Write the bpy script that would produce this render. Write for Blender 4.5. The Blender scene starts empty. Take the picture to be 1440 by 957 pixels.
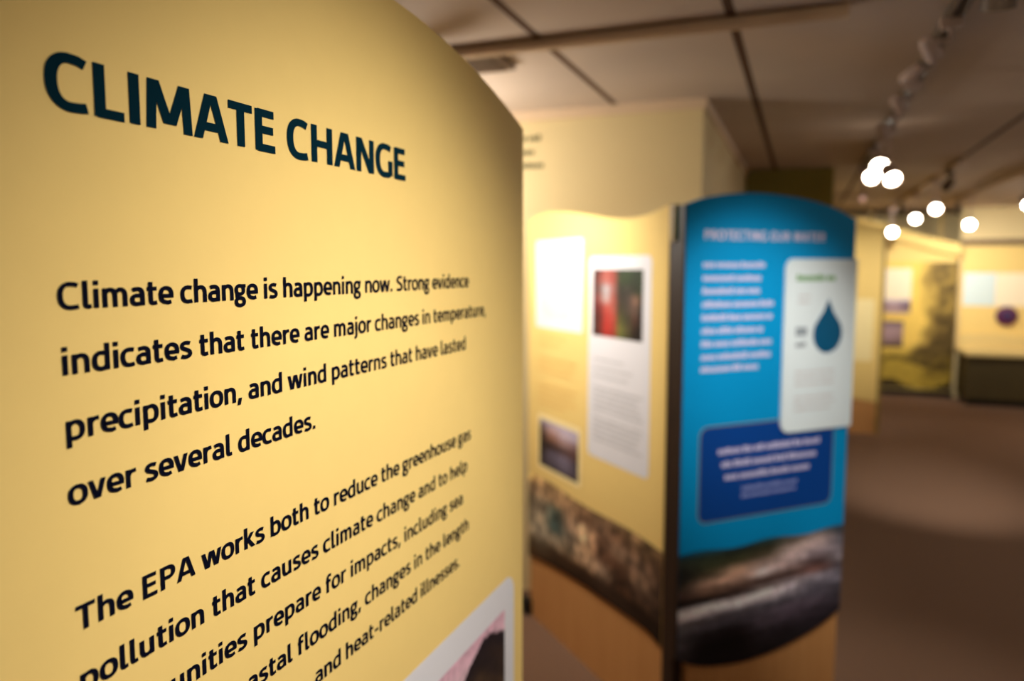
import bpy, bmesh, math, random
from math import sin, cos, radians, pi, atan2, atan, tan, hypot
from mathutils import Vector, Matrix, noise
random.seed(7)
SC = bpy.context.scene
COL = SC.collection

# ------------------------------------------------------------------ camera, world, exposure
EYE = 1.65
cam_d = bpy.data.cameras.new('camera'); cam = bpy.data.objects.new('camera', cam_d); COL.objects.link(cam)
SC.camera = cam
cam.location = (0, 0, EYE)
cam.rotation_euler = (pi/2 - atan(102.5/1063), 0, radians(21.0))
cam_d.sensor_width = 36.0
cam_d.lens = 36.0*1063/1440
cam_d.clip_start = 0.02
cam_d.dof.use_dof = True
cam_d.dof.focus_distance = 0.63
cam_d.dof.aperture_fstop = 3.1
w = bpy.data.worlds.new('world'); SC.world = w; w.use_nodes = True
w.node_tree.nodes['Background'].inputs[0].default_value = (1, .85, .7, 1)
w.node_tree.nodes['Background'].inputs[1].default_value = 0.02
SC.view_settings.view_transform = 'Standard'
SC.view_settings.look = 'None'
SC.view_settings.exposure = 0.0
SC.view_settings.gamma = 1.0
SC.view_settings.use_curve_mapping = False
CEIL = 2.40
TRACK_Z = 2.365
# the lamps of the place: (pivot on its track, aimed at, watts or 0, cone degrees, lens glow)
WARM = (1.0, .95, .87)
LAMPS = dict(
    near=((.385, .62, TRACK_Z), (-.42, .70, 1.10), 72, 82),
    yellow=((-1.30, 2.44, TRACK_Z), (-.76, 2.88, 1.40), 62, 92),
    blue=((.385, 1.55, TRACK_Z), (-.12, 2.70, 1.28), 108, 48),
)
# unseen soft fill lights added to raise the ambient bounce, no fixtures: (place, watts)
for place, watts in (((-1.75, 2.9, 1.98), 38), ((1.7, -1.2, 2.05), 14), ((2.4, 3.4, 2.0), 14), ((3.4, 8.2, 2.0), 70), ((-1.6, -1.4, 2.1), 10)):
    gl = bpy.data.lights.new('fill_light', 'POINT'); gl.energy = watts; gl.shadow_soft_size = .12; gl.color = WARM
    go = bpy.data.objects.new('fill_light', gl); COL.objects.link(go); go.location = place

# ------------------------------------------------------------------ helpers
def lin(c):
    f = lambda v: (v/12.92 if v <= .04045 else ((v+.055)/1.055)**2.4)
    return tuple(f(x/255.) for x in c)

def mat(name, c, rough=.6, var=0., scale=40., spec=.3, metal=0., bump=0., emit=0., stretch=None, c2=None):
    """principled material with a procedural noise variation; c, c2 are sRGB 0-255"""
    m = bpy.data.materials.new(name); m.use_nodes = True
    nt = m.node_tree; b = nt.nodes['Principled BSDF']
    b.inputs['Roughness'].default_value = rough
    b.inputs['Metallic'].default_value = metal
    b.inputs['Specular IOR Level'].default_value = spec
    a = lin(c)
    tc = nt.nodes.new('ShaderNodeTexCoord'); mp = nt.nodes.new('ShaderNodeMapping')
    if stretch: mp.inputs['Scale'].default_value = stretch
    nt.links.new(tc.outputs['Object'], mp.inputs['Vector'])
    n = nt.nodes.new('ShaderNodeTexNoise'); n.inputs['Scale'].default_value = scale
    n.inputs['Detail'].default_value = 5
    nt.links.new(mp.outputs[0], n.inputs['Vector'])
    mx = nt.nodes.new('ShaderNodeMix'); mx.data_type = 'RGBA'
    lo = lin(c2) if c2 else tuple(x*(1-var) for x in a)
    hi = a if c2 else tuple(min(1, x*(1+var*.5)) for x in a)
    mx.inputs[6].default_value = (*lo, 1); mx.inputs[7].default_value = (*hi, 1)
    nt.links.new(n.outputs['Fac'], mx.inputs[0])
    nt.links.new(mx.outputs[2], b.inputs['Base Color'])
    if bump:
        bp = nt.nodes.new('ShaderNodeBump'); bp.inputs['Strength'].default_value = bump
        bp.inputs['Distance'].default_value = .004
        nt.links.new(n.outputs['Fac'], bp.inputs['Height']); nt.links.new(bp.outputs[0], b.inputs['Normal'])
    if emit:
        b.inputs['Emission Color'].default_value = (*a, 1); b.inputs['Emission Strength'].default_value = emit
    return m

def pic_mat(name, rough=.5):
    m = bpy.data.materials.new(name); m.use_nodes = True
    nt = m.node_tree; b = nt.nodes['Principled BSDF']
    at = nt.nodes.new('ShaderNodeVertexColor'); at.layer_name = 'Col'
    n = nt.nodes.new('ShaderNodeTexNoise'); n.inputs['Scale'].default_value = 60; n.inputs['Detail'].default_value = 6
    tc = nt.nodes.new('ShaderNodeTexCoord'); nt.links.new(tc.outputs['Object'], n.inputs['Vector'])
    r = nt.nodes.new('ShaderNodeMapRange'); r.inputs[1].default_value = .3; r.inputs[2].default_value = .7
    r.inputs[3].default_value = .8; r.inputs[4].default_value = 1.35
    nt.links.new(n.outputs['Fac'], r.inputs[0])
    mx = nt.nodes.new('ShaderNodeMix'); mx.data_type = 'RGBA'; mx.blend_type = 'MULTIPLY'; mx.inputs[0].default_value = 1
    nt.links.new(at.outputs[0], mx.inputs[6]); nt.links.new(r.outputs[0], mx.inputs[7])
    nt.links.new(mx.outputs[2], b.inputs['Base Color'])
    b.inputs['Roughness'].default_value = rough; b.inputs['Specular IOR Level'].default_value = .25
    return m

M = {}
M['yellow'] = mat('printed_yellow', (240, 207, 128), .65, .03, 30, spec=.1)
M['blue'] = mat('printed_blue', (0, 140, 200), .6, .03, 30, spec=.12)
M['navy_print'] = mat('printed_dark_blue', (0, 62, 140), .5, .03, 30)
M['tan_print'] = mat('printed_tan', (120, 130, 120), .5, .03, 30)
M['white_print'] = mat('printed_white', (226, 223, 226), .5, .02, 30)
M['pale_print'] = mat('printed_pale_yellow', (253, 232, 170), .5, .02, 30)
M['ink_teal'] = mat('ink_dark_teal', (0, 36, 48), .8, .05, 30, spec=.04)
M['ink_black'] = mat('ink_blue_black', (7, 9, 26), .8, .05, 30, spec=.04)
M['ink_white'] = mat('ink_white', (196, 190, 222), .5, .02, 30)
M['ink_lilac'] = mat('ink_lilac', (140, 150, 205), .5, .02, 30)
M['ink_grey'] = mat('ink_grey', (200, 198, 200), .5, .03, 30)
M['ink_green'] = mat('ink_green', (120, 165, 110), .5, .03, 30)
M['ink_orange'] = mat('ink_pale_orange', (235, 190, 110), .5, .03, 30)
M['ink_pink'] = mat('ink_pink', (225, 190, 200), .5, .03, 30)
M['drop'] = mat('printed_deep_teal', (0, 82, 120), .5, .03, 30)
M['wood'] = mat('honey_plywood', (216, 160, 100), .5, .0, 5, c2=(194, 136, 78), stretch=(9, 9, .7))
M['dark_post'] = mat('dark_brown_laminate', (52, 36, 26), .5, .2, 10)
M['edge'] = mat('olive_edge_band', (150, 122, 60), .5, .08, 10)
M['black'] = mat('black_plastic', (20, 18, 16), .5, .1, 20)
M['beige'] = mat('beige_wall_paint', (226, 203, 150), .8, .03, 6, bump=.05)
M['trim'] = mat('pale_trim_paint', (226, 196, 160), .7, .03, 8)
M['olive'] = mat('olive_wall_paint', (150, 136, 62), .8, .05, 4)
M['brownwall'] = mat('brown_wall_paint', (120, 98, 74), .8, .05, 4)
M['can'] = mat('white_lamp_metal', (196, 172, 158), .4, .04, 20)
M['track'] = mat('grey_brown_track', (104, 88, 74), .5, .05, 20)
M['tracklight'] = mat('pale_track', (214, 184, 150), .5, .05, 20)
M['bulb'] = mat('lamp_glow', (255, 244, 224), .5, 0, 10, emit=30)
M['bulbdim'] = mat('lamp_dim_glow', (214, 170, 150), .5, 0, 10, emit=.75)
M['vent'] = mat('ceiling_grille_metal', (120, 96, 76), .6, .08, 30)
M['sign'] = mat('sign_grey_green', (120, 112, 76), .6, .05, 30)
M['plum'] = mat('plum_enamel', (92, 40, 74), .4, .15, 12)
M['darkcab'] = mat('dark_olive_laminate', (70, 58, 28), .6, .15, 6)
M['paleblue'] = mat('printed_pale_blue', (214, 228, 224), .6, .03, 10)
M['cream'] = mat('printed_cream', (255, 236, 200), .6, .03, 10)
M['sand'] = mat('sand_counter', (222, 196, 130), .6, .06, 20)
M['pic'] = pic_mat('photographic_print')

def carpet():
    m = mat('brown_carpet', (138, 108, 88), .95, .0, 140, spec=.05, bump=.5, c2=(96, 72, 56))
    return m
M['carpet'] = carpet()

def ceiling_mat():
    m = bpy.data.materials.new('ceiling_tiles'); m.use_nodes = True
    nt = m.node_tree; b = nt.nodes['Principled BSDF']; b.inputs['Roughness'].default_value = .9
    b.inputs['Specular IOR Level'].default_value = .1
    tc = nt.nodes.new('ShaderNodeTexCoord'); sx = nt.nodes.new('ShaderNodeSeparateXYZ')
    nt.links.new(tc.outputs['Object'], sx.inputs[0])
    def groove(sock, off, per, half):
        a = nt.nodes.new('ShaderNodeMath'); a.operation = 'SUBTRACT'; a.inputs[1].default_value = off
        p = nt.nodes.new('ShaderNodeMath'); p.operation = 'PINGPONG'; p.inputs[1].default_value = per/2
        l = nt.nodes.new('ShaderNodeMath'); l.operation = 'LESS_THAN'; l.inputs[1].default_value = half
        nt.links.new(sock, a.inputs[0]); nt.links.new(a.outputs[0], p.inputs[0]); nt.links.new(p.outputs[0], l.inputs[0])
        return l.outputs[0]
    g1 = groove(sx.outputs[0], -.228, .61, .015)
    n = nt.nodes.new('ShaderNodeTexNoise'); n.inputs['Scale'].default_value = 3; nt.links.new(tc.outputs['Object'], n.inputs['Vector'])
    mx = nt.nodes.new('ShaderNodeMix'); mx.data_type = 'RGBA'
    mx.inputs[6].default_value = (*lin((198, 178, 160)), 1); mx.inputs[7].default_value = (*lin((212, 192, 174)), 1)
    nt.links.new(n.outputs['Fac'], mx.inputs[0])
    m2 = nt.nodes.new('ShaderNodeMix'); m2.data_type = 'RGBA'
    nt.links.new(g1, m2.inputs[0]); nt.links.new(mx.outputs[2], m2.inputs[6])
    m2.inputs[7].default_value = (*lin((96, 70, 52)), 1)
    nt.links.new(m2.outputs[2], b.inputs['Base Color'])
    return m
M['ceiling'] = ceiling_mat()

def obj(name, bm, m, parent=None, smooth=False):
    me = bpy.data.meshes.new(name)
    bmesh.ops.recalc_face_normals(bm, faces=bm.faces)
    if smooth:
        for f in bm.faces: f.smooth = True
    bm.to_mesh(me); bm.free()
    if m: me.materials.append(m)
    o = bpy.data.objects.new(name, me); COL.objects.link(o)
    if parent: o.parent = parent
    if smooth:
        md = o.modifiers.new('split', 'EDGE_SPLIT'); md.split_angle = radians(35)
    return o

def thing(name, label, cat, loc=(0, 0, 0), rz=0., group=None):
    o = bpy.data.objects.new(name, None); COL.objects.link(o)
    o.empty_display_size = .1
    o.location = loc; o.rotation_euler = (0, 0, rz)
    o['label'] = label; o['category'] = cat
    if group: o['group'] = group
    return o

def tag(o, label, cat, group=None):
    o['label'] = label; o['category'] = cat
    if group: o['group'] = group
    return o

def struct(name, bm, m):
    o = obj(name, bm, m); o['kind'] = 'structure'; return o

def box(bm, x0, x1, y0, y1, z0, z1):
    v = [bm.verts.new(p) for p in ((x0, y0, z0), (x1, y0, z0), (x1, y1, z0), (x0, y1, z0), (x0, y0, z1), (x1, y0, z1), (x1, y1, z1), (x0, y1, z1))]
    for f in ((0, 3, 2, 1), (4, 5, 6, 7), (0, 1, 5, 4), (1, 2, 6, 5), (2, 3, 7, 6), (3, 0, 4, 7)):
        bm.faces.new([v[i] for i in f])
    return bm
def bx(*a, bevel=0.):
    bm = box(bmesh.new(), *a)
    if bevel:
        bmesh.ops.bevel(bm, geom=list(bm.edges), offset=bevel, segments=2, affect='EDGES', profile=.5)
    return bm

def interp(pts, u):
    """Catmull-Rom through (u,z) points"""
    if u <= pts[0][0]: return pts[0][1]
    if u >= pts[-1][0]: return pts[-1][1]
    for i in range(len(pts)-1):
        if pts[i][0] <= u <= pts[i+1][0]:
            p1, p2 = pts[i], pts[i+1]; p0 = pts[max(i-1, 0)]; p3 = pts[min(i+2, len(pts)-1)]
            h = p2[0]-p1[0]; t = (u-p1[0])/h
            m1 = (p2[1]-p0[1])/max(1e-6, p2[0]-p0[0])*h; m2 = (p3[1]-p1[1])/max(1e-6, p3[0]-p1[0])*h
            return (2*t**3-3*t*t+1)*p1[1]+(t**3-2*t*t+t)*m1+(-2*t**3+3*t*t)*p2[1]+(t**3-t*t)*m2

def slab(u0, u1, bot, top, y0, y1, n=48):
    """upright board with shaped upper and lower edges; y0 front, y1 back"""
    bm = bmesh.new(); R = []
    for i in range(n+1):
        u = u0+(u1-u0)*i/n; b = bot(u) if callable(bot) else bot; t = top(u) if callable(top) else top
        R.append([bm.verts.new(p) for p in ((u, y0, b), (u, y0, t), (u, y1, t), (u, y1, b))])
    for i in range(n):
        for k in range(4):
            bm.faces.new((R[i][k], R[i+1][k], R[i+1][(k+1) % 4], R[i][(k+1) % 4]))
    bm.faces.new(R[0]); bm.faces.new(R[-1][::-1])
    return bm

def rrect(u0, u1, z0, z1, y, r=.02, corners='1111', n=8, back=None):
    """rounded printed card (corners: bl br tr tl); back gives it thickness"""
    pts = []
    for k, (cx, cz, a) in enumerate(((u0, z0, pi), (u1, z0, 1.5*pi), (u1, z1, 0), (u0, z1, .5*pi))):
        if corners[k] == '0' or r <= 0: pts.append((cx, cz)); continue
        ox = cx+r if k in (0, 3) else cx-r; oz = cz+r if k in (0, 1) else cz-r
        for i in range(n+1):
            t = a+.5*pi*i/n; pts.append((ox+r*cos(t), oz+r*sin(t)))
    bm = bmesh.new()
    vs = [bm.verts.new((p[0], y, p[1])) for p in pts]
    f = bm.faces.new(vs)
    if back is not None:
        g = bmesh.ops.extrude_face_region(bm, geom=[f])
        for v in g['geom']:
            if isinstance(v, bmesh.types.BMVert): v.co.y = back
    return bm

def picture(name, parent, fn, u0, u1, bot, top, y, nu=40, nv=30):
    """flat photographic print; fn(s,t)->sRGB with s to the right, t upwards"""
    me = bpy.data.meshes.new(name); V = []; F = []; C = []
    for j in range(nv+1):
        for i in range(nu+1):
            s = i/nu; t = j/nv; u = u0+(u1-u0)*s
            b = bot(u) if callable(bot) else bot; tt = top(u) if callable(top) else top
            V.append((u, y, b+(tt-b)*t)); C.append(fn(s, t))
    for j in range(nv):
        for i in range(nu):
            a = j*(nu+1)+i; F.append((a, a+1, a+nu+2, a+nu+1))
    me.from_pydata(V, [], F)
    ca = me.color_attributes.new('Col', 'FLOAT_COLOR', 'POINT')
    for i, c in enumerate(C): ca.data[i].color = (*lin(c), 1)
    me.materials.append(M['pic'])
    o = bpy.data.objects.new(name, me); COL.objects.link(o); o.parent = parent
    return o

def gridfn(rows, smooth=True):
    """rows listed from the top down; bilinear colour lookup"""
    R = rows[::-1]; nv = len(R)-1; nu = len(R[0])-1
    def f(s, t):
        x = s*nu; y = t*nv; i = min(int(x), nu-1); j = min(int(y), nv-1); fx = x-i; fy = y-j; fx = fx*fx*(3-2*fx); fy = fy*fy*(3-2*fy)
        q = lambda a, b, k: a+(b-a)*k
        return tuple(q(q(R[j][i][k], R[j][i+1][k], fx), q(R[j+1][i][k], R[j+1][i+1][k], fx), fy) for k in range(3))
    return f

def cyl(p0, p1, r0, r1=None, seg=24, bm=None, caps=True):
    bm = bm or bmesh.new(); r1 = r0 if r1 is None else r1
    a = Vector(p0); b = Vector(p1); d = (b-a).normalized(); q = d.to_track_quat('Z', 'Y')
    A = []; B = []
    for i in range(seg):
        t = 2*pi*i/seg; v = q @ Vector((cos(t), sin(t), 0))
        A.append(bm.verts.new(a+v*r0)); B.append(bm.verts.new(b+v*r1))
    for i in range(seg):
        j = (i+1) % seg; bm.faces.new((A[i], A[j], B[j], B[i]))
    if caps: bm.faces.new(A[::-1]); bm.faces.new(B)
    return bm

def lathe(p0, p1, prof, seg=28):
    """prof: (distance along the axis, radius)"""
    bm = bmesh.new(); a = Vector(p0); d = (Vector(p1)-a).normalized(); q = d.to_track_quat('Z', 'Y'); P = []
    for h, r in prof:
        P.append([bm.verts.new(a+d*h+q @ Vector((cos(2*pi*i/seg)*r, sin(2*pi*i/seg)*r, 0))) for i in range(seg)])
    for k in range(len(P)-1):
        for i in range(seg):
            j = (i+1) % seg; bm.faces.new((P[k][i], P[k][j], P[k+1][j], P[k+1][i]))
    bm.faces.new(P[0][::-1]); bm.faces.new(P[-1])
    return bm

# ------------------------------------------------------------------ lettering drawn with a broad pen
def EL(cx, cy, rx, ry, a0, a1, n=2.35, st=9):
    k = max(2, int(abs(a1-a0)/st)); out = []
    for i in range(k+1):
        t = radians(a0+(a1-a0)*i/k); c, s = cos(t), sin(t)
        out.append((cx+rx*math.copysign(abs(c)**(2/n), c), cy+ry*math.copysign(abs(s)**(2/n), s)))
    return out
def BZ(p, c1, c2, q, k=8):
    return [tuple((1-t)**3*p[i]+3*t*(1-t)**2*c1[i]+3*t*t*(1-t)*c2[i]+t**3*q[i] for i in (0, 1)) for t in [j/k for j in range(k+1)]]
def S(*p): return ('s', list(p))          # pen stroke
def P(l): return ('s', l)
def O(l): return ('c', l)                 # closed ring
def H(*p): return ('h', list(p))          # straight stroke with level ends
G = {
 'o': (50, [O(EL(25, 26, 18.5, 22, 0, 351))]),
 'c': (42, [P([(39, 46.3), (33, 47.6)]+EL(26, 26, 19.5, 22, 95, 265)+[(33, 4.6), (39.5, 6.3)])]),
 'e': (49, [P([(9, 24.5), (42.6, 24.5)]+EL(25.5, 27, 17.3, 21, 5, 255)+[(31, 4.4), (41, 7.2)])]),
 'a': (48, [P([(9, 44.6), (15, 46.8)]+EL(23, 33, 15.2, 14.6, 95, 0)+[(38.2, 0)]), P([(38, 29.5), (27, 29)]+EL(23, 16.7, 15, 12.2, 95, 265)+[(30, 5.5), (38, 10)])]),
 'n': (52, [S((11, 0), (11, 52)), P([(11, 38), (17, 44)]+EL(27, 30, 15, 17.6, 100, 0)+[(42, 0)])]),
 'm': (78, [S((11, 0), (11, 52)), P([(11, 38), (16, 44)]+EL(25, 31, 13.5, 16.6, 100, 0)+[(38.5, 0)]), P([(38.5, 38), (44, 44)]+EL(53, 31, 13.5, 16.6, 100, 0)+[(66.5, 0)])]),
 'h': (52, [S((11, 0), (11, 74)), P([(11, 38), (17, 44)]+EL(27, 30, 15, 17.6, 100, 0)+[(42, 0)])]),
 'u': (52, [S((41, 0), (41, 52)), P([(10.5, 52), (10.5, 22)]+EL(25, 22, 14.5, 17.4, 185, 275)+[(35, 8), (41, 14)])]),
 'r': (35, [S((11, 0), (11, 52)), P([(11, 33), (15, 41), (22, 46), (34, 47.4)])]),
 'i': (22, [S((11, 0), (11, 52)), S((11, 61.5), (11, 74))]),
 'j': (22, [P([(11, 52), (11, -4), (10, -10), (6.5, -14), (-2, -15.8)]), S((11, 61.5), (11, 74))]),
 'l': (27, [P([(11, 74), (11, 13)]+EL(18, 13, 7, 8.4, 185, 270)+[(26, 6)])]),
 't': (36, [P([(14, 67), (14, 14)]+EL(22, 14, 8, 9.4, 185, 270)+[(33, 6.2)]), S((3, 47), (33, 47))]),
 'f': (34, [P([(13, 0), (13, 58)]+EL(23, 58, 10, 12, 175, 90)+[(33, 68.5)]), S((3, 47), (30, 47))]),
 's': (42, [P(BZ((36, 45.2), (29, 49), (8.5, 50.5), (8.5, 37.5))+BZ((8.5, 37.5), (8.5, 25), (35.5, 29), (35.5, 14.8))[1:]+BZ((35.5, 14.8), (35.5, 1.5), (14, 2.6), (6, 7))[1:])]),
 'd': (53, [S((42, 0), (42, 74)), P([(42, 45.6), (34, 47.6)]+EL(26, 26, 18, 22, 95, 265)+[(33, 5.5), (42, 13)])]),
 'b': (53, [S((11, 0), (11, 74)), P([(11, 6.4), (19, 4.4)]+EL(27, 26, 18, 22, -85, 85)+[(20, 46.5), (11, 38.5)])]),
 'p': (53, [S((11, -20), (11, 52)), P([(11, 6.4), (19, 4.4)]+EL(27, 26, 18, 22, -85, 85)+[(20, 46.5), (11, 38.5)])]),
 'g': (47, [O(EL(21.5, 33.5, 14.5, 14, 0, 351)), S((24, 46.8), (45.5, 46.8)), P([(14, 22), (10, 17), (10.5, 11), (16, 7.5)]), O(EL(22, -6, 16, 12.4, 0, 351))]),
 'v': (46, [H((6.2, 52), (21, 0)), H((39.8, 52), (25, 0))]),
 'w': (73, [H((6, 52), (18.5, 0)), H((34, 52), (21.5, 0)), H((39, 52), (51.5, 0)), H((67, 52), (54.5, 0))]),
 'k': (49, [S((11, 0), (11, 74)), H((38, 52), (18, 27)), H((18.5, 32), (42, 0))]),
 '.': (22, [S((11, 0), (11, 12.5))]), ',': (22, [H((13, 12.5), (7, -11))]), '-': (36, [S((5, 25), (31, 25))]),
 'C': (58, [P([(52, 61.6), (43, 65)]+EL(34, 35, 26, 31, 95, 265)+[(44, 4.8), (53, 6.6)])]),
 'L': (48, [S((12, 0), (12, 70)), S((8, 5.4), (46, 5.4))]),
 'I': (27, [S((13.5, 0), (13.5, 70))]),
 'M': (84, [H((11, 0), (14.5, 70)), H((17.5, 70), (39.5, 10)), H((66.5, 70), (44.5, 10)), H((73, 0), (69.5, 70))]),
 'A': (64, [H((7, 0), (28.5, 70)), H((57, 0), (35.5, 70)), S((16, 20), (48, 20))]),
 'T': (54, [S((2, 64.6), (52, 64.6)), S((27, 0), (27, 66))]),
 'E': (54, [S((12, 0), (12, 70)), S((9, 64.6), (47, 64.6)), S((12, 36.5), (45, 36.5)), S((9, 5.4), (49, 5.4))]),
 'H': (68, [S((12, 0), (12, 70)), S((56, 0), (56, 70)), S((12, 36), (56, 36))]),
 'N': (68, [S((12, 0), (12, 70)), S((56, 0), (56, 70)), H((13.5, 70), (54.5, 0))]),
 'G': (64, [P([(56, 62), (46, 65)]+EL(35, 35, 26.5, 31, 95, 265)+[(46, 4.6), (55, 8)]), S((55.5, 4), (55.5, 36))]),
 'S': (52, [P(BZ((45.5, 61.5), (37, 66.5), (11.5, 68), (11.5, 51))+BZ((11.5, 51), (11.5, 35), (44.5, 38), (44.5, 19.5))[1:]+BZ((44.5, 19.5), (44.5, 2), (18, 3), (7, 9))[1:])]),
 'P': (57, [S((12, 0), (12, 70)), P([(12, 64.6), (28, 64.6)]+EL(30, 49, 17, 15.6, 85, -85)+[(28, 33.4), (12, 33.4)])]),
 'R': (60, [S((12, 0), (12, 70)), P([(12, 64.6), (28, 64.6)]+EL(30, 49, 17, 15.6, 85, -85)+[(28, 33.4), (12, 33.4)]), H((30, 34), (51, 0))]),
 'O': (72, [O(EL(36, 35, 27.5, 31, 0, 351))]),
 'U': (66, [P([(12, 70), (12, 26)]+EL(33, 26, 21, 21.6, 180, 360)+[(54, 70)])]),
 'W': (96, [H((7, 70), (24, 0)), H((45.5, 70), (28, 0)), H((50.5, 70), (68, 0)), H((89, 70), (72, 0))]),
}
SPACE = 21
def adv(t): return sum(SPACE if c == ' ' else G[c][0] for c in t)

def letters(bm, text, u0, u1, z, unit, y, hx=6.2, hy=5.0, sx=None):
    """write text on the front of a panel from u0 to u1 (u1 None: natural width), baseline z"""
    sx = sx or unit*1.12
    n = len(text)-1
    # side bearings at both ends are not part of the measured width
    natural = (adv(text)-8)*sx
    track = 0. if u1 is None else ((u1-u0)-natural)/max(n, 1)
    x = u0-4*sx
    for ch in text:
        if ch == ' ': x += SPACE*sx+track; continue
        wd, st = G[ch]
        for k_, (kind, pts) in enumerate(st):
            T = lambda p: (x+p[0]*sx, y-2e-5*k_, z+p[1]*unit)
            if kind == 'h':
                (ax, ay), (bx_, by) = pts
                L = hypot(bx_-ax, by-ay); hw = hx*1.0/max(.35, abs(by-ay)/L)*.96
                vs = [bm.verts.new(T(p)) for p in ((ax-hw, ay), (ax+hw, ay), (bx_+hw, by), (bx_-hw, by))]
                bm.faces.new(vs); continue
            N = len(pts); lo = []; hi = []
            for i in range(N):
                if kind == 'c': a, b = pts[i-1], pts[(i+1) % N]
                else: a, b = pts[max(i-1, 0)], pts[min(i+1, N-1)]
                if kind != 'c' and 0 < i < N-1:
                    d1 = (pts[i][0]-a[0], pts[i][1]-a[1]); d2 = (b[0]-pts[i][0], b[1]-pts[i][1])
                    l1 = hypot(*d1); l2 = hypot(*d2)
                    tx, ty = d1[0]/l1+d2[0]/l2, d1[1]/l1+d2[1]/l2
                    l = hypot(tx, ty) or 1.; k = min(1.9, 1/max(.5, l/2))
                else:
                    tx, ty = b[0]-a[0], b[1]-a[1]; l = hypot(tx, ty); k = 1.
                nx, ny = -ty/l*k, tx/l*k
                lo.append(bm.verts.new(T((pts[i][0]-nx*hx, pts[i][1]-ny*hy))))
                hi.append(bm.verts.new(T((pts[i][0]+nx*hx, pts[i][1]+ny*hy))))
            for i in range(N if kind == 'c' else N-1):
                j = (i+1) % N
                bm.faces.new((lo[i], lo[j], hi[j], hi[i]))
        x += wd*sx+track
    return bm

def flat(name, bm, m, parent):
    """printed lettering: keep every face turned to the reader (-y)"""
    bm.normal_update()
    for f in bm.faces:
        if f.normal.y > 0: f.normal_flip()
    me = bpy.data.meshes.new(name); bm.to_mesh(me); bm.free(); me.materials.append(m)
    o = bpy.data.objects.new(name, me); COL.objects.link(o); o.parent = parent
    return o

def greek(rows, h, y, seed=1):
    """lines of print too small to read: a run of word-length dashes per line (u0,u1,z centre)"""
    rnd = random.Random(seed); bm = bmesh.new()
    for u0, u1, z in rows:
        u = u0
        while u < u1-h*.6:
            l = min(rnd.uniform(1.6, 6.)*h, u1-u)
            if u1-(u+l) < h*1.2: l = u1-u
            # one word: letter-like ticks joined at x-height
            k = max(1, int(l/(h*.62))); wd = l/k
            for i in range(k):
                hh = h*(.68 if rnd.random() < .75 else .86)
                a, b = u+i*wd, u+(i+.88)*wd
                vs = [bm.verts.new(p) for p in ((a, y, z-h*.35), (b, y, z-h*.35), (b, y, z-h*.35+hh), (a, y, z-h*.35+hh))]
                bm.faces.new(vs)
            u += l+h*.26
    return bm

def lines(name, a, m, parent):
    rows, h, y, seed = a
    for k, row in enumerate(rows): flat(name, greek([row], h, y, seed*17+k), m, parent)

# ------------------------------------------------------------------ the room
struct('floor', bx(-4.2, 5.2, -2.6, 12.2, -.05, 0), M['carpet'])
struct('ceiling', bx(-4.2, 5.2, -2.6, 12.2, CEIL, CEIL+.06), M['ceiling'])
struct('wall_left', bx(-4.3, -4.2, -2.6, 12.2, 0, CEIL), M['beige'])
struct('wall_right', bx(5.2, 5.3, -2.6, 12.2, 0, CEIL), M['brownwall'])
struct('wall_back', bx(-4.2, 5.2, -2.7, -2.6, 0, CEIL), M['brownwall'])
struct('wall_far', bx(-4.2, 5.2, 12.2, 12.3, 0, CEIL), M['beige'])
struct('wall_middle', bx(-4.2, -.44, 3.53, 6.24, 0, CEIL), M['beige'])
struct('trim_1', bx(-4.2, -.425, 3.512, 3.53, CEIL-.045, CEIL), M['trim'])
struct('trim_2', bx(-.44, -.425, 3.53, 6.24, CEIL-.045, CEIL), M['trim'])
struct('wall_inner', bx(-4.2, .19, 6.24, 12.2, 0, CEIL), M['olive'])

# ------------------------------------------------------------------ foreground panel
def exhibit_board(t, u0, u1, bot, top, face, thick=.02, inset=.004):
    obj('board', slab(u0, u1, bot, top, 0, thick), face, t)
    obj('wood_base', slab(u0+inset, u1-.004, .0, (lambda u: bot(u)+.06), thick*.45, thick+.028), M['wood'], t)

FA = radians(1.024)
fg = thing('exhibit_panel', 'large yellow exhibit panel with arched top headed CLIMATE CHANGE', 'exhibit panel',
           (-.43987-.0, .36672, 0), pi/2-FA)
ftop = lambda u: 1.9455-.0745*((u-.34)/.45)**2
fbot = lambda u: .33+.03*sin((u+.11)/.9*2*pi)
exhibit_board(fg, -.115, .792, fbot, ftop, M['yellow'])
TU = .0345/70
bm = bmesh.new()
letters(bm, 'CLIMATE', -.0215, .1904, 1.7496, TU, -.0006, 8.0, 6.5)
letters(bm, 'CHANGE', .2085, .4165, 1.7496, TU, -.0006, 8.0, 6.5)
flat('heading', bm, M['ink_teal'], fg)
BU = .0128/52
def para(rows):
    for txt, a, b, z in rows:
        bm = bmesh.new(); letters(bm, txt, a, b, z, BU, -.0006, 6.7, 5.9, BU*1.17)
        flat('text_line', bm, M['ink_black'], fg)
para([('Climate change is happening now. Strong evidence', -.0225, .5835, 1.6233),
      ('indicates that there are major changes in temperature,', -.0225, .6405, 1.5812),
      ('precipitation, and wind patterns that have lasted', -.0225, .5735, 1.5384),
      ('over several decades.', -.0225, .2367, 1.4955)])
para([('The EPA works both to reduce the greenhouse gas', -.0225, .5875, 1.4102),
      ('pollution that causes climate change and to help', -.0225, .5755, 1.3675),
      ('communities prepare for impacts, including sea', -.0225, .5612, 1.3250),
      ('coastal flooding, changes in the length', .1060, .579, 1.2826),
      ('and heat-related illnesses.', .2270, .5495, 1.2400)])
pc = obj('photo_card', rrect(-.0225, .7515, .72, 1.1555, -.0006, .032), M['white_print'], fg)
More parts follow.
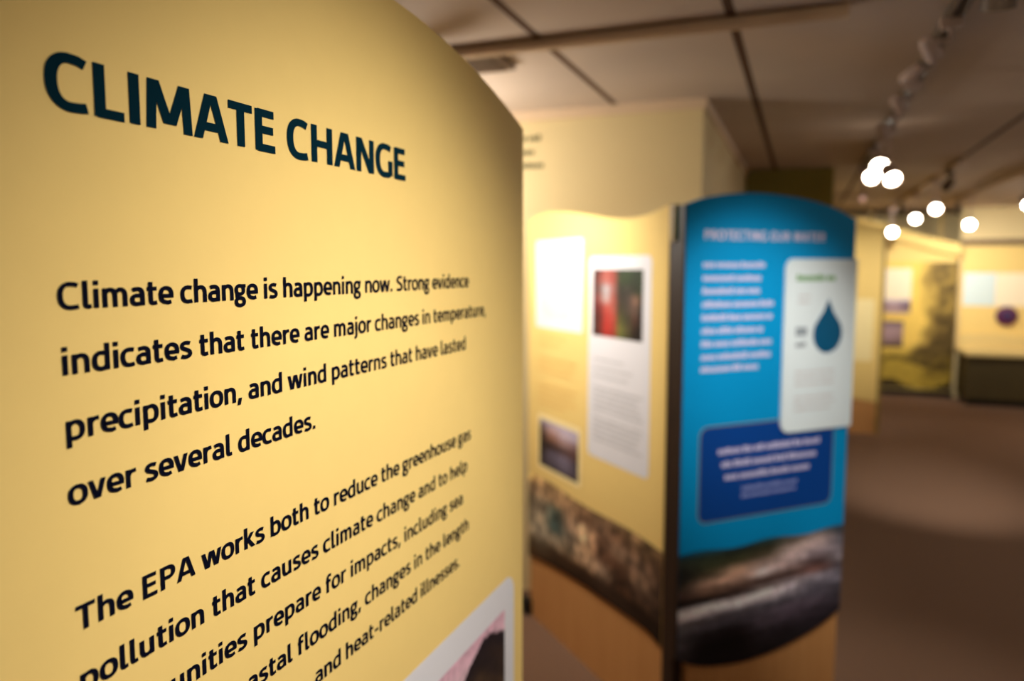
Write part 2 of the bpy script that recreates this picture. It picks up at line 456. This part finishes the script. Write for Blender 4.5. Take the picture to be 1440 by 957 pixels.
def cliff(s, t):
    # pale pink sky; a dark cliff with brown strata rising at the right
    u = .02+.69*s; z = .765+.343*t
    edge = interp([(.38, .84), (.45, .94), (.52, 1.03), (.5617, 1.0668), (.6004, 1.0867), (.640, 1.098), (.66, 1.093), (.69, 1.081), (.72, 1.074)], u) if u > .38 else .8
    edge += .003*noise.noise((u*60, 3., 0))
    if z > edge:
        k = min(1, max(0, (z-1.03)/.07)); q = .02*noise.noise((u*8, z*8, 1))
        a, b = (246, 222, 224), (214, 168, 182)
        return tuple(min(255, (a[i]+(b[i]-a[i])*k)*(1+q)) for i in range(3))
    n = noise.noise((u*14+z*20, z*9, 5.))
    a, b = (34, 26, 30), (84, 62, 40)
    k = min(1, max(0, (edge-z-.012)*25))*min(1, max(0, .5+n))
    return tuple(a[i]+(b[i]-a[i])*k for i in range(3))
picture('photograph', pc, cliff, .02, .7105, .765, 1.108, -.0011, 180, 90)

# ------------------------------------------------------------------ yellow panel behind
YA = radians(-44.5067)
yp = thing('exhibit_panel', 'yellow exhibit panel with wavy top, white cards and a totem pole photo', 'exhibit panel', (-1.1751, 3.2802, 0), YA)
ytop_p = [(0, 1.858), (.05, 1.873), (.097, 1.882), (.18, 1.889), (.267, 1.886), (.463, 1.866), (.628, 1.842), (.755, 1.828), (.871, 1.826), (.978, 1.838), (1.06, 1.858)]
ytop = lambda u: interp(ytop_p, u)
ybot_p = [(0, .29), (.13, .31), (.281, .327), (.478, .343), (.655, .349), (.815, .354), (.96, .354), (1.06, .335)]
ybot = lambda u: interp(ybot_p, u)
exhibit_board(yp, 0, 1.062, ybot, ytop, M['yellow'])
obj('edge_band', slab(1.0625, 1.088, lambda u: 1.736, lambda u: 1.855, .0, .03, 1), M['edge'], yp)
obj('foot', bx(-.045, .02, -.02, .05, 0, .075, bevel=.006), M['black'], yp)
c = lambda *r: [tuple(x) for x in r]
town = gridfn([
 c((190, 150, 90), (150, 118, 80), (120, 96, 66), (128, 102, 70), (98, 76, 54), (92, 72, 52), (104, 82, 58), (96, 76, 52), (90, 70, 48)),
 c((96, 78, 60), (110, 90, 68), (140, 112, 82), (124, 98, 74), (84, 62, 46), (96, 74, 58), (84, 62, 46), (78, 60, 44), (60, 44, 32)),
 c((60, 54, 44), (116, 104, 86), (56, 66, 60), (112, 92, 74), (176, 144, 112), (86, 62, 48), (112, 90, 72), (92, 72, 58), (70, 52, 40)),
 c((110, 100, 84), (132, 120, 100), (46, 60, 58), (92, 82, 70), (160, 130, 100), (72, 50, 38), (66, 46, 34), (100, 80, 64), (62, 46, 36)),
 c((130, 118, 98), (110, 102, 88), (124, 112, 94), (104, 90, 72), (150, 124, 98), (110, 92, 76), (42, 28, 20), (66, 50, 40), (44, 32, 24)),
 c((74, 58, 40), (88, 74, 58), (64, 46, 32), (60, 42, 28), (52, 34, 22), (58, 42, 32), (50, 34, 24), (34, 22, 14), (30, 20, 14)),
 c((84, 56, 28), (60, 40, 24), (46, 30, 18), (42, 26, 16), (40, 24, 14), (44, 28, 18), (48, 34, 24), (42, 28, 20), (34, 22, 14))])
def town_at(s, t):
    k = 1.35+.75*noise.noise((s*22, t*7, 2))+.5*noise.noise((s*46, t*13, 7))
    return tuple(max(4, min(250, v*(k if t > .2 else 1.))) for v in town(s, t))
picture('landscape_photo', yp, town_at, .001, 1.061, ybot, lambda u: .692-.03*max(0, u-.5)+.008*sin(u*9), -.0006, 110, 40)
mc = obj('map_card', rrect(.074, .496, 1.385, 1.769, -.0006, .012), M['white_print'], yp); mc['label'] = 'plain white card with faint heading'
lines('card_heading', ([(.105, .40, 1.735)], .022, -.001, 3), M['ink_pink'], mc)
obj('map_print', rrect(.12, .42, 1.43, 1.70, -.001, .08), mat('printed_map_tint', (222, 226, 214), .5, .05, 12), mc)
lines('caption_line', ([(.100, .36, 1.345), (.100, .30, 1.312), (.100, .45, 1.25), (.100, .44, 1.222), (.100, .40, 1.194), (.100, .45, 1.13), (.100, .43, 1.102), (.100, .45, 1.074), (.100, .36, 1.046)], .015, -.0006, 4), M['ink_orange'], yp)
dusk = gridfn([
 c((150, 140, 164), (180, 168, 190), (190, 178, 198), (182, 170, 190)),
 c((84, 66, 66), (190, 156, 152), (196, 178, 190), (176, 162, 176)),
 c((44, 30, 26), (140, 98, 80), (160, 130, 128), (116, 88, 88)),
 c((30, 22, 22), (56, 40, 40), (84, 62, 60), (86, 56, 52)),
 c((34, 26, 28), (92, 84, 100), (116, 106, 124), (70, 58, 66)),
 c((50, 42, 48), (84, 76, 90), (104, 96, 112), (74, 64, 74)),
 c((40, 34, 38), (54, 48, 54), (70, 62, 72), (58, 50, 58))])
df = obj('photo_card', rrect(.098, .49, .745, .995, -.0006, .012), M['pale_print'], yp)
picture('photograph', df, dusk, .117, .470, .762, .972, -.0011, 24, 24)
sc_ = obj('story_card', rrect(.545, .969, .905, 1.693, -.0006, .025), M['white_print'], yp)
totem = gridfn([
 c((26, 20, 18), (110, 40, 36), (196, 104, 92), (176, 84, 72), (44, 60, 34), (54, 74, 36), (40, 58, 30), (34, 50, 26)),
 c((60, 22, 20), (150, 74, 66), (206, 112, 100), (180, 76, 66), (50, 66, 36), (46, 64, 32), (34, 48, 26), (40, 58, 28)),
 c((84, 30, 28), (120, 90, 84), (206, 200, 204), (176, 110, 102), (48, 48, 36), (64, 58, 50), (40, 46, 28), (44, 60, 30)),
 c((90, 34, 34), (160, 90, 82), (210, 190, 186), (186, 92, 80), (58, 52, 42), (72, 60, 54), (150, 110, 90), (70, 58, 40)),
 c((96, 34, 36), (120, 40, 38), (204, 84, 72), (196, 96, 82), (66, 62, 40), (80, 68, 58), (112, 84, 70), (34, 36, 34)),
 c((80, 28, 28), (96, 40, 36), (200, 64, 56), (196, 74, 62), (92, 92, 46), (70, 66, 46), (88, 54, 42), (26, 18, 14)),
 c((66, 30, 28), (110, 46, 40), (208, 56, 48), (186, 62, 52), (122, 122, 56), (92, 84, 52), (50, 32, 24), (20, 14, 12)),
 c((40, 18, 18), (86, 36, 32), (190, 50, 42), (170, 56, 46), (110, 120, 54), (78, 76, 44), (36, 26, 20), (24, 18, 14))])
picture('photograph', sc_, lambda s, t: tuple(v*.84 for v in totem(s, t)), .577, .918, 1.388, 1.643, -.0011, 40, 32)
lines('text_line', ([(.585, .80, 1.296), (.585, .86, 1.262), (.585, .83, 1.232)]+[(.585, .93-.05*((k*7) % 4)/4, 1.185-.021*k) for k in range(5)]
     + [(.585, .93-.05*((k*5) % 4)/4, 1.065-.021*k) for k in range(5)], .0125, -.0011, 5), M['ink_grey'], sc_)

# ------------------------------------------------------------------ post between the two
post = thing('support_post', 'dark brown square post standing between the yellow panel and the blue panel', 'post', (-.3995, 2.5178, 0), YA)
obj('shaft', bx(-.023, .040, .0, .04, 0, 1.725, bevel=.003), M['dark_post'], post)
obj('cap', bx(-.0235, .0405, -.0005, .0405, 1.725, 1.734, bevel=.002), M['dark_post'], post)
obj('foot_plate', bx(-.021, .038, -.02, .09, 0, .008, bevel=.002), M['black'], post)

# ------------------------------------------------------------------ blue panel
bp = thing('exhibit_panel', 'blue exhibit panel with arched top and a water drop card', 'exhibit panel', (-.3539, 2.4730, 0), radians(45))
btop_p = [(0, 1.850), (.063, 1.871), (.146, 1.887), (.258, 1.896), (.365, 1.895), (.505, 1.883), (.633, 1.859), (.742, 1.822)]
btop = lambda u: interp(btop_p, u)
bbot_p = [(0, .335), (.061, .301), (.143, .279), (.275, .265), (.395, .271), (.518, .291), (.646, .327), (.742, .372)]
bbot = lambda u: interp(bbot_p, u)
exhibit_board(bp, 0, .742, bbot, btop, M['blue'], inset=.05)
obj('edge_band', slab(-.009, -.0005, bbot(0), btop(0), -.0015, .021, 1), M['dark_post'], bp)
river = gridfn([
 c((10, 70, 100), (20, 84, 110), (14, 70, 96), (30, 70, 80), (70, 72, 64), (60, 70, 70), (40, 60, 74)),
 c((46, 52, 44), (50, 58, 44), (40, 44, 32), (52, 52, 36), (110, 98, 88), (176, 154, 150), (80, 78, 84)),
 c((34, 36, 32), (46, 50, 34), (46, 46, 30), (70, 62, 48), (160, 140, 136), (150, 132, 132), (90, 86, 94)),
 c((26, 28, 26), (70, 62, 46), (150, 120, 100), (146, 124, 116), (176, 156, 156), (120, 108, 114), (110, 102, 108)),
 c((60, 52, 44), (150, 120, 102), (190, 152, 132), (196, 180, 180), (130, 110, 108), (60, 46, 46), (124, 116, 122)),
 c((70, 54, 48), (110, 84, 70), (90, 70, 62), (56, 38, 34), (62, 44, 40), (96, 66, 60), (60, 54, 60)),
 c((20, 16, 16), (24, 18, 16), (40, 30, 28), (130, 118, 116), (146, 136, 142), (128, 122, 132), (92, 88, 98)),
 c((170, 164, 168), (196, 190, 194), (186, 178, 182), (156, 146, 150), (120, 114, 122), (78, 74, 84), (90, 86, 96)),
 c((120, 114, 118), (90, 84, 90), (70, 66, 72), (70, 68, 76), (72, 68, 76), (70, 66, 76), (62, 58, 66)),
 c((84, 82, 88), (70, 66, 74), (64, 60, 68), (74, 68, 78), (80, 70, 82), (70, 62, 72), (54, 50, 58)),
 c((72, 70, 76), (30, 26, 30), (20, 16, 20), (72, 64, 74), (60, 52, 62), (44, 38, 46), (34, 30, 36)),
 c((60, 56, 62), (14, 12, 14), (8, 6, 8), (34, 30, 36), (30, 26, 32), (30, 26, 32), (26, 24, 28)),
 c((26, 24, 28), (18, 16, 18), (14, 12, 14), (22, 20, 24), (24, 22, 26), (24, 22, 26), (20, 18, 22)),
 c((20, 18, 22), (16, 14, 18), (16, 14, 18), (18, 16, 20), (20, 18, 22), (20, 18, 22), (18, 16, 20))])
river_z = [.70, .67, .64, .61, .58, .55, .52, .49, .46, .43, .39, .35, .30, .26]
def river_at(s, t):
    u = .001+.74*s; z = bbot(u)+(.694+.006*sin(u*20)-bbot(u))*t
    for k in range(13):
        if z >= river_z[k+1]: break
    q = min(1, max(0, (river_z[k]-z)/(river_z[k]-river_z[k+1])))
    m = 1.25+.35*noise.noise((s*7, z*55, 3))+.25*noise.noise((s*22, z*60, 8))
    if z > .66: m = 1.
    if .465 < z < .51 and s < .7: m *= 1.35
    return tuple(min(250, v*m) for v in river(s, 1-(k+q)/13))
picture('landscape_photo', bp, river_at, .001, .741, bbot, lambda u: .694+.006*sin(u*20), -.0006, 60, 40)
bm = bmesh.new()
letters(bm, 'PROTECTING OUR WATER', .074, .594, 1.741, .030/70, -.0006, 7.6, 6.4, .030/70*.93)
flat('heading', bm, mat('ink_pinkish_white', (232, 212, 230), .6, .02, 30, spec=.1), bp)
rows = [(.070, b, z) for b, z in ((.330, 1.658), (.314, 1.6145), (.311, 1.572), (.372, 1.528), (.369, 1.4845), (.330, 1.441), (.368, 1.398), (.365, 1.3545), (.312, 1.314))]
lines('text_line', (rows, .022, -.0006, 6), M['ink_white'], bp)
bxp = obj('quote_box', rrect(.071, .676, .790, 1.123, -.0006, .035), M['tan_print'], bp)
bxi = obj('quote_field', rrect(.076, .671, .795, 1.118, -.0010, .031), M['navy_print'], bxp)
lines('quote_line', ([(.150, .608, 1.031), (.165, .592, .985), (.180, .562, .940)], .024, -.0014, 8), M['ink_white'], bxp)
lines('credit_line', ([(.255, .505, .893), (.255, .500, .868)], .016, -.0014, 9), M['ink_lilac'], bxp)
wc = obj('water_card', rrect(.415, .748, 1.073, 1.680, -.009, .035, '1001', back=-.0018), mat('printed_cool_white', (216, 228, 232), .6, .02, 30, spec=.12), bp); wc['label'] = 'white card with a dark blue water drop'
# the drop
bm = bmesh.new(); pts = []
cx, cz, r = .6155, 1.416, .0685
for i in range(41):
    t = radians(-218+256*i/40); pts.append((cx+r*cos(t), cz+r*sin(t)))
pts += [(cx+.026, 1.492), (cx+.010, 1.522), (cx, 1.541), (cx-.010, 1.522), (cx-.026, 1.492)]
bm.faces.new([bm.verts.new((p[0], -.0096, p[1])) for p in pts])
flat('water_drop', bm, M['drop'], wc)
lines('card_heading', ([(.462, .645, 1.613)], .026, -.0096, 10), M['ink_green'], wc)
lines('text_line', ([(.473, .531, 1.552), (.473, .525, 1.530)]+[(.470, .655+.01*((k*3) % 3), 1.285-.022*k) for k in range(3)]+[(.470, .655, 1.195), (.470, .66, 1.173), (.470, .64, 1.151)], .0125, -.0096, 11), M['ink_grey'], wc)
lines('figure_line', ([(.466, .518, 1.436), (.466, .518, 1.420), (.468, .514, 1.381)], .02, -.0096, 12), mat('ink_slate', (120, 130, 140), .5, .03, 30), wc)

# ------------------------------------------------------------------ ceiling fittings
def lighting_track(name, label, a, b, m):
    a = Vector(a); b = Vector(b); L = (b-a).length; d = (b-a).normalized()
    t = thing(name, label, 'lighting track', tuple(a), atan2(d.y, d.x))
    bm = bmesh.new()
    box(bm, 0, L, -.018, -.006, -.034, 0); box(bm, 0, L, .006, .018, -.034, 0); box(bm, 0, L, -.018, .018, -.006, 0)
    obj('rail', bm, m, t)
    obj('end_cap', bx(-.012, 0, -.02, .02, -.036, 0, bevel=.002), m, t)
    obj('end_cap', bx(L, L+.012, -.02, .02, -.036, 0, bevel=.002), m, t)
    return t
lighting_track('lighting_track', 'dark ceiling track running away lengthwise above the blue panel, hung with spotlights', (.385, -.4, CEIL), (.385, 6.18, CEIL), M['track'])
lighting_track('lighting_track', 'pale ceiling track running crosswise just above the yellow panels', (-2.2, 2.44, CEIL), (.085, 2.44, CEIL), M['tracklight'])
lighting_track('lighting_track', 'far ceiling track carrying three lit spotlights', (.99, 6.0, CEIL), (.99, 10.9, CEIL), M['tracklight'])
lighting_track('lighting_track', 'far ceiling track along the side of the counter display', (1.55, 3.5, CEIL), (1.55, 10.4, CEIL), M['tracklight'])

def track_light(label, pivot, target, watts=0, cone=45, lamp='bulb', drop=.10, side=0., group='track spotlights', r=.045, length=.13, canm='can', blend=1., color=WARM, size=.05):
    pv = Vector(pivot); t = thing('track_light', label, 'spotlight', tuple(pv), 0, group)
    obj('adapter', bx(-.03, .03, -.012, .012, -.03, 0.0, bevel=.003), M[canm], t)
    obj('stem', cyl((0, 0, -.03), (0, 0, -drop+.01), .007), M[canm], t)
    head = Vector((side, 0, -drop)); d = (Vector(target)-(pv+head)).normalized()
    a = head-d*length*.45; b = head+d*length*.55
    prof = [(0, r*.45), (.006, r*.72), (.02, r*.86), (length*.45, r*.92), (length*.6, r), (length, r*1.04), (length, r*.94), (length-.012, r*.92)]
    can = obj('can', lathe(a, b, prof), M[canm], t, True)
    if side: obj('arm', cyl((0, 0, -drop+.012), (side, 0, -drop+.012), .006), M[canm], t)
    obj('yoke', cyl(head-d.cross(Vector((0, 0, 1))).normalized()*r*1.1, head+d.cross(Vector((0, 0, 1))).normalized()*r*1.1, .006), M[canm], t)
    obj('lamp', lathe(b-d*.0105, b, [(0, r*.90), (.004, r*.88), (.007, r*.6)]), M[lamp], t)
    if watts:
        l = bpy.data.lights.new('spot', 'SPOT'); l.energy = watts; l.spot_size = radians(cone); l.spot_blend = blend
        l.color = color; l.shadow_soft_size = size
        o = bpy.data.objects.new('spot', l); COL.objects.link(o); o.parent = t
        o.location = head+d*(length*.55+.006); o.rotation_euler = d.to_track_quat('-Z', 'Y').to_euler()
    return t
for k, lab in (('near', 'spotlight on the dark track aimed at the CLIMATE CHANGE panel'), ('yellow', 'spotlight on the pale crosswise track aimed at the wavy yellow panel'),
               ('blue', 'spotlight on the dark track aimed at the blue panel')):
    p, q, wts, cn = LAMPS[k]; track_light(lab, p, q, wts, cn)
# heads on the dark track, seen from behind
for lab, y, tg in (('pale spotlight head nearest along the dark ceiling track, unlit side showing', 2.56, (1.6, 4.4, .8)),
                   ('second pale spotlight head along the dark ceiling track', 2.88, (-.6, 4.0, 1.6)),
                   ('third pale spotlight head along the dark ceiling track', 3.36, (1.8, 5.6, .8)),
                   ('fourth pale spotlight head along the dark ceiling track', 4.0, (1.4, 6.6, .6))):
    track_light(lab, (.375, y, TRACK_Z), tg, 0, lamp='bulbdim', drop=.075, side=-.055, r=.024, length=.075)
# lit heads facing this way
track_light('topmost glowing spotlight of the cluster of three above the blue panel', (.385, 4.80, TRACK_Z), (.20, 2.6, 1.25), 12, 60, drop=.135, r=.050)
track_light('glowing spotlight at the left of the cluster of three above the blue panel', (.375, 5.16, TRACK_Z), (-.1, 2.9, 1.1), 12, 60, drop=.145, r=.040)
track_light('glowing spotlight at the right of the cluster of three above the blue panel', (.395, 4.42, TRACK_Z), (1.0, 2.4, .6), 18, 60, drop=.225, r=.040)
track_light('dim pinkish spotlight below the cluster of three', (.385, 6.10, TRACK_Z), (.1, 3.0, 1.2), 0, lamp='bulbdim', drop=.205, r=.022)
track_light('highest and nearest of the three glowing spotlights on the far track', (.99, 7.1, TRACK_Z), (.9, 3.5, .2), 22, 70, drop=.21, r=.042)
track_light('middle of the three glowing spotlights on the far track', (.99, 8.3, TRACK_Z), (.9, 4.5, .2), 22, 70, drop=.22, r=.045)
track_light('lowest and farthest of the three glowing spotlights on the far track', (.99, 10.35, TRACK_Z), (.9, 6.5, .2), 10, 70, drop=.26, r=.058)
track_light('glowing spotlight hung by itself above the counter display', (1.55, 8.85, TRACK_Z), (.9, 5.5, .8), 20, 70, drop=.265, r=.05)
track_light('glowing spotlight just at the edge of the picture above the counter display', (1.55, 6.8, TRACK_Z), (1.9, 3.0, .2), 14, 70, drop=.215, r=.038)
# lamps that light the far displays and the floor
track_light('spotlight aimed at the far yellow mural panel', (.99, 9.45, TRACK_Z), (1.2, 10.9, 1.35), 95, 100, drop=.09, r=.034, length=.10, canm='track')
track_light('spotlight aimed at the back of the counter display', (1.55, 9.5, TRACK_Z), (2.35, 10.9, 1.3), 90, 100, drop=.09, r=.034, length=.10, canm='track')
track_light('spotlight aimed at the far yellow panel with a wooden base', (.99, 6.5, TRACK_Z), (.5, 8.2, 1.2), 130, 60, drop=.09, r=.034, length=.10, canm='track')

track_light('spotlight washing the carpet beyond the blue panel', (1.55, 3.9, TRACK_Z), (.85, 6.3, 0), 300, 36, drop=.09, r=.034, length=.10, canm='track')
track_light('spotlight washing the carpet at the right of the blue panel', (.385, 2.0, TRACK_Z), (.45, 3.1, 0), 70, 34, drop=.09, r=.034, length=.10, canm='track')

vt = thing('ceiling_vent', 'brown rectangular ceiling grille beside the pale crosswise track', 'vent', (-1.09, 2.58, CEIL), 0)
obj('frame', bx(-.21, .07, -.12, .12, -.022, 0, bevel=.004), M['vent'], vt)
bm = bmesh.new()
for k in range(7): box(bm, -.19, .05, -.10+k*.03, -.088+k*.03, -.030, -.0215)
obj('louvres', bm, M['vent'], vt)

# ------------------------------------------------------------------ lettering on the beige wall
sg = thing('wall_lettering', 'three short rows of grey green lettering high on the beige wall', 'sign', (-1.6, 3.53, 0), 0)
lines('text_row', ([(.05, .396, 2.272), (.05, .363, 2.206), (.05, .411, 2.142)], .034, -.002, 21), M['sign'], sg)

# ------------------------------------------------------------------ far displays
pa = thing('exhibit_panel', 'distant narrow yellow panel with a wooden base, just behind the blue panel', 'exhibit panel', (.02, 8.2, 0), 0)
exhibit_board(pa, .19, .70, lambda u: .33+.03*sin(u*5), lambda u: 2.02+.06*sin(u*4), M['yellow'])
obj('text_card', rrect(.24, .64, .73, 1.34, -.0008, .02), M['pale_print'], pa)
obj('edge_band', slab(.70, .73, 0., lambda u: 2.03, 0, .035, 1), M['edge'], pa)  # shade along the panel's side edge, put in as an olive strip

pb = thing('mural_panel', 'far yellow mural panel with dark tree shapes on a black plinth', 'mural', (.88, 10.9, 0), 0)
obj('board', slab(-.45, .93, lambda u: .08, lambda u: 2.06-.10*(u+.45), 0, .04), M['yellow'], pb)
def forest(s, t):
    # yellow ground; mottled olive-brown trees on the right widening towards rolling ground
    u = .93*s; z = .09+1.63*t
    n = noise.noise((u*5, z*5, 4)); n2 = noise.noise((u*12, z*12, 9))
    y = (236, 198, 96); b = (78, 62, 30); o = (178, 150, 56); d = (52, 40, 22)
    e = interp([(.0, .2), (.47, .30), (.60, .42), (.80, .52), (1.0, .58), (1.25, .54), (1.72, .50)], z)
    k = max(0, min(1, (u-e+.10*n)/.16))
    k *= (.95 if .52 < z < 1.02 else .72)+.45*n2
    base = y if z > .66 else tuple(y[i]+(o[i]-y[i])*min(1, (.66-z)*6) for i in range(3))
    g = .40+.06*sin(u*6)
    if z < g: base = o; k = .35*max(0, n2)+(.3 if u > .6 and z > .25 else 0)
    elif z < g+.06: base = tuple(v*.62 for v in base)
    if z < .14+.07*sin(u*8): base = d; k = 0
    k = min(1, max(0, k))
    return tuple(base[i]+(b[i]-base[i])*k for i in range(3))
picture('mural_print', pb, forest, .0, .93, .09, 1.72, -.001, 50, 50)
obj('text_card', rrect(.02, .42, 1.24, 1.64, -.002, .02), M['cream'], pb)
town2 = gridfn([c((190, 170, 180), (210, 190, 196), (176, 156, 170)), c((90, 70, 90), (170, 140, 140), (80, 62, 84)), c((200, 170, 140), (190, 160, 150), (190, 160, 140))])
picture('photograph', pb, town2, .02, .42, 1.06, 1.24, -.002, 10, 8)
lake = gridfn([c((120, 100, 110), (110, 92, 104), (104, 86, 92)), c((170, 140, 140), (176, 146, 146), (160, 132, 130)), c((150, 122, 124), (160, 130, 132), (140, 112, 110)), c((80, 62, 50), (78, 60, 46), (74, 56, 40))])
picture('photograph', pb, lake, .03, .35, .62, .96, -.002, 10, 8)
obj('plinth', bx(-.46, .94, -.03, .06, 0, .08), M['black'], pb)
hb = thing('header_band', 'yellow sloping header band above the far mural panel', 'header', (.57, 10.86, 0), 0)
bm = bmesh.new()
prof = [(-.3, 2.40), (0, 2.32), (.4, 2.20), (.8, 2.06), (1.25, 1.94)]
obj('band', slab(-.3, 1.25, lambda u: interp(prof, u)-.15, lambda u: interp(prof, u), -.06, .02, 20), M['yellow'], hb)
obj('bracket', bx(.2, .24, -.01, .02, 2.15, CEIL), M['edge'], hb)
obj('bracket', bx(1.0, 1.04, -.01, .02, 1.9, CEIL), M['edge'], hb)

# counter display
struct('wall_side', bx(1.83, 4.4, 10.95, 11.05, 0, CEIL), M['beige'])
struct('trim_3', bx(1.83, 4.4, 10.90, 10.95, 1.93, 2.00), M['brownwall'])
bk = thing('backboard', 'yellow backboard with pale printed panels standing on the far counter', 'display board', (1.86, 10.905, .655), 0)
obj('board', slab(0, 2.4, lambda u: 0., lambda u: 1.26, 0, .04), M['yellow'], bk)
obj('printed_panel', rrect(.02, .37, .52, .93, -.002, .01), M['paleblue'], bk)
obj('printed_panel', rrect(.375, 1.0, .52, .93, -.002, .01), M['cream'], bk)
obj('printed_panel', rrect(1.05, 1.7, .52, .93, -.002, .01), M['paleblue'], bk)
ct = thing('display_counter', 'dark low counter with a sandy top under the far yellow backboard', 'counter', (1.84, 10.30, 0), 0)
obj('cabinet', bx(.02, 2.42, .05, .62, .08, .60), M['darkcab'], ct)
obj('plinth', bx(.05, 2.40, .09, .58, 0, .08), M['black'], ct)
obj('top', bx(0, 2.44, 0, .645, .60, .655, bevel=.008), M['sand'], ct)
obj('base_strip', slab(.005, 2.395, lambda u: 0., lambda u: .15+.02*sin(u*5), -.012, -.0005, 24), M['sand'], bk)
pl = thing('display_disc', 'round plum coloured disc mounted on the far yellow backboard', 'display object', (2.36, 10.903, .655), 0)
obj('disc', lathe((0, 0, .40), (0, -1, .40), [(0, .11), (.01, .118), (.03, .12), (.045, .105), (.052, .08)]), M['plum'], pl, True)
obj('centre', lathe((0, -.0525, .40), (0, -1, .40), [(0, .05), (.01, .045), (.014, .03)]), mat('indigo_enamel', (50, 42, 84), .4, .1, 12), pl, True)
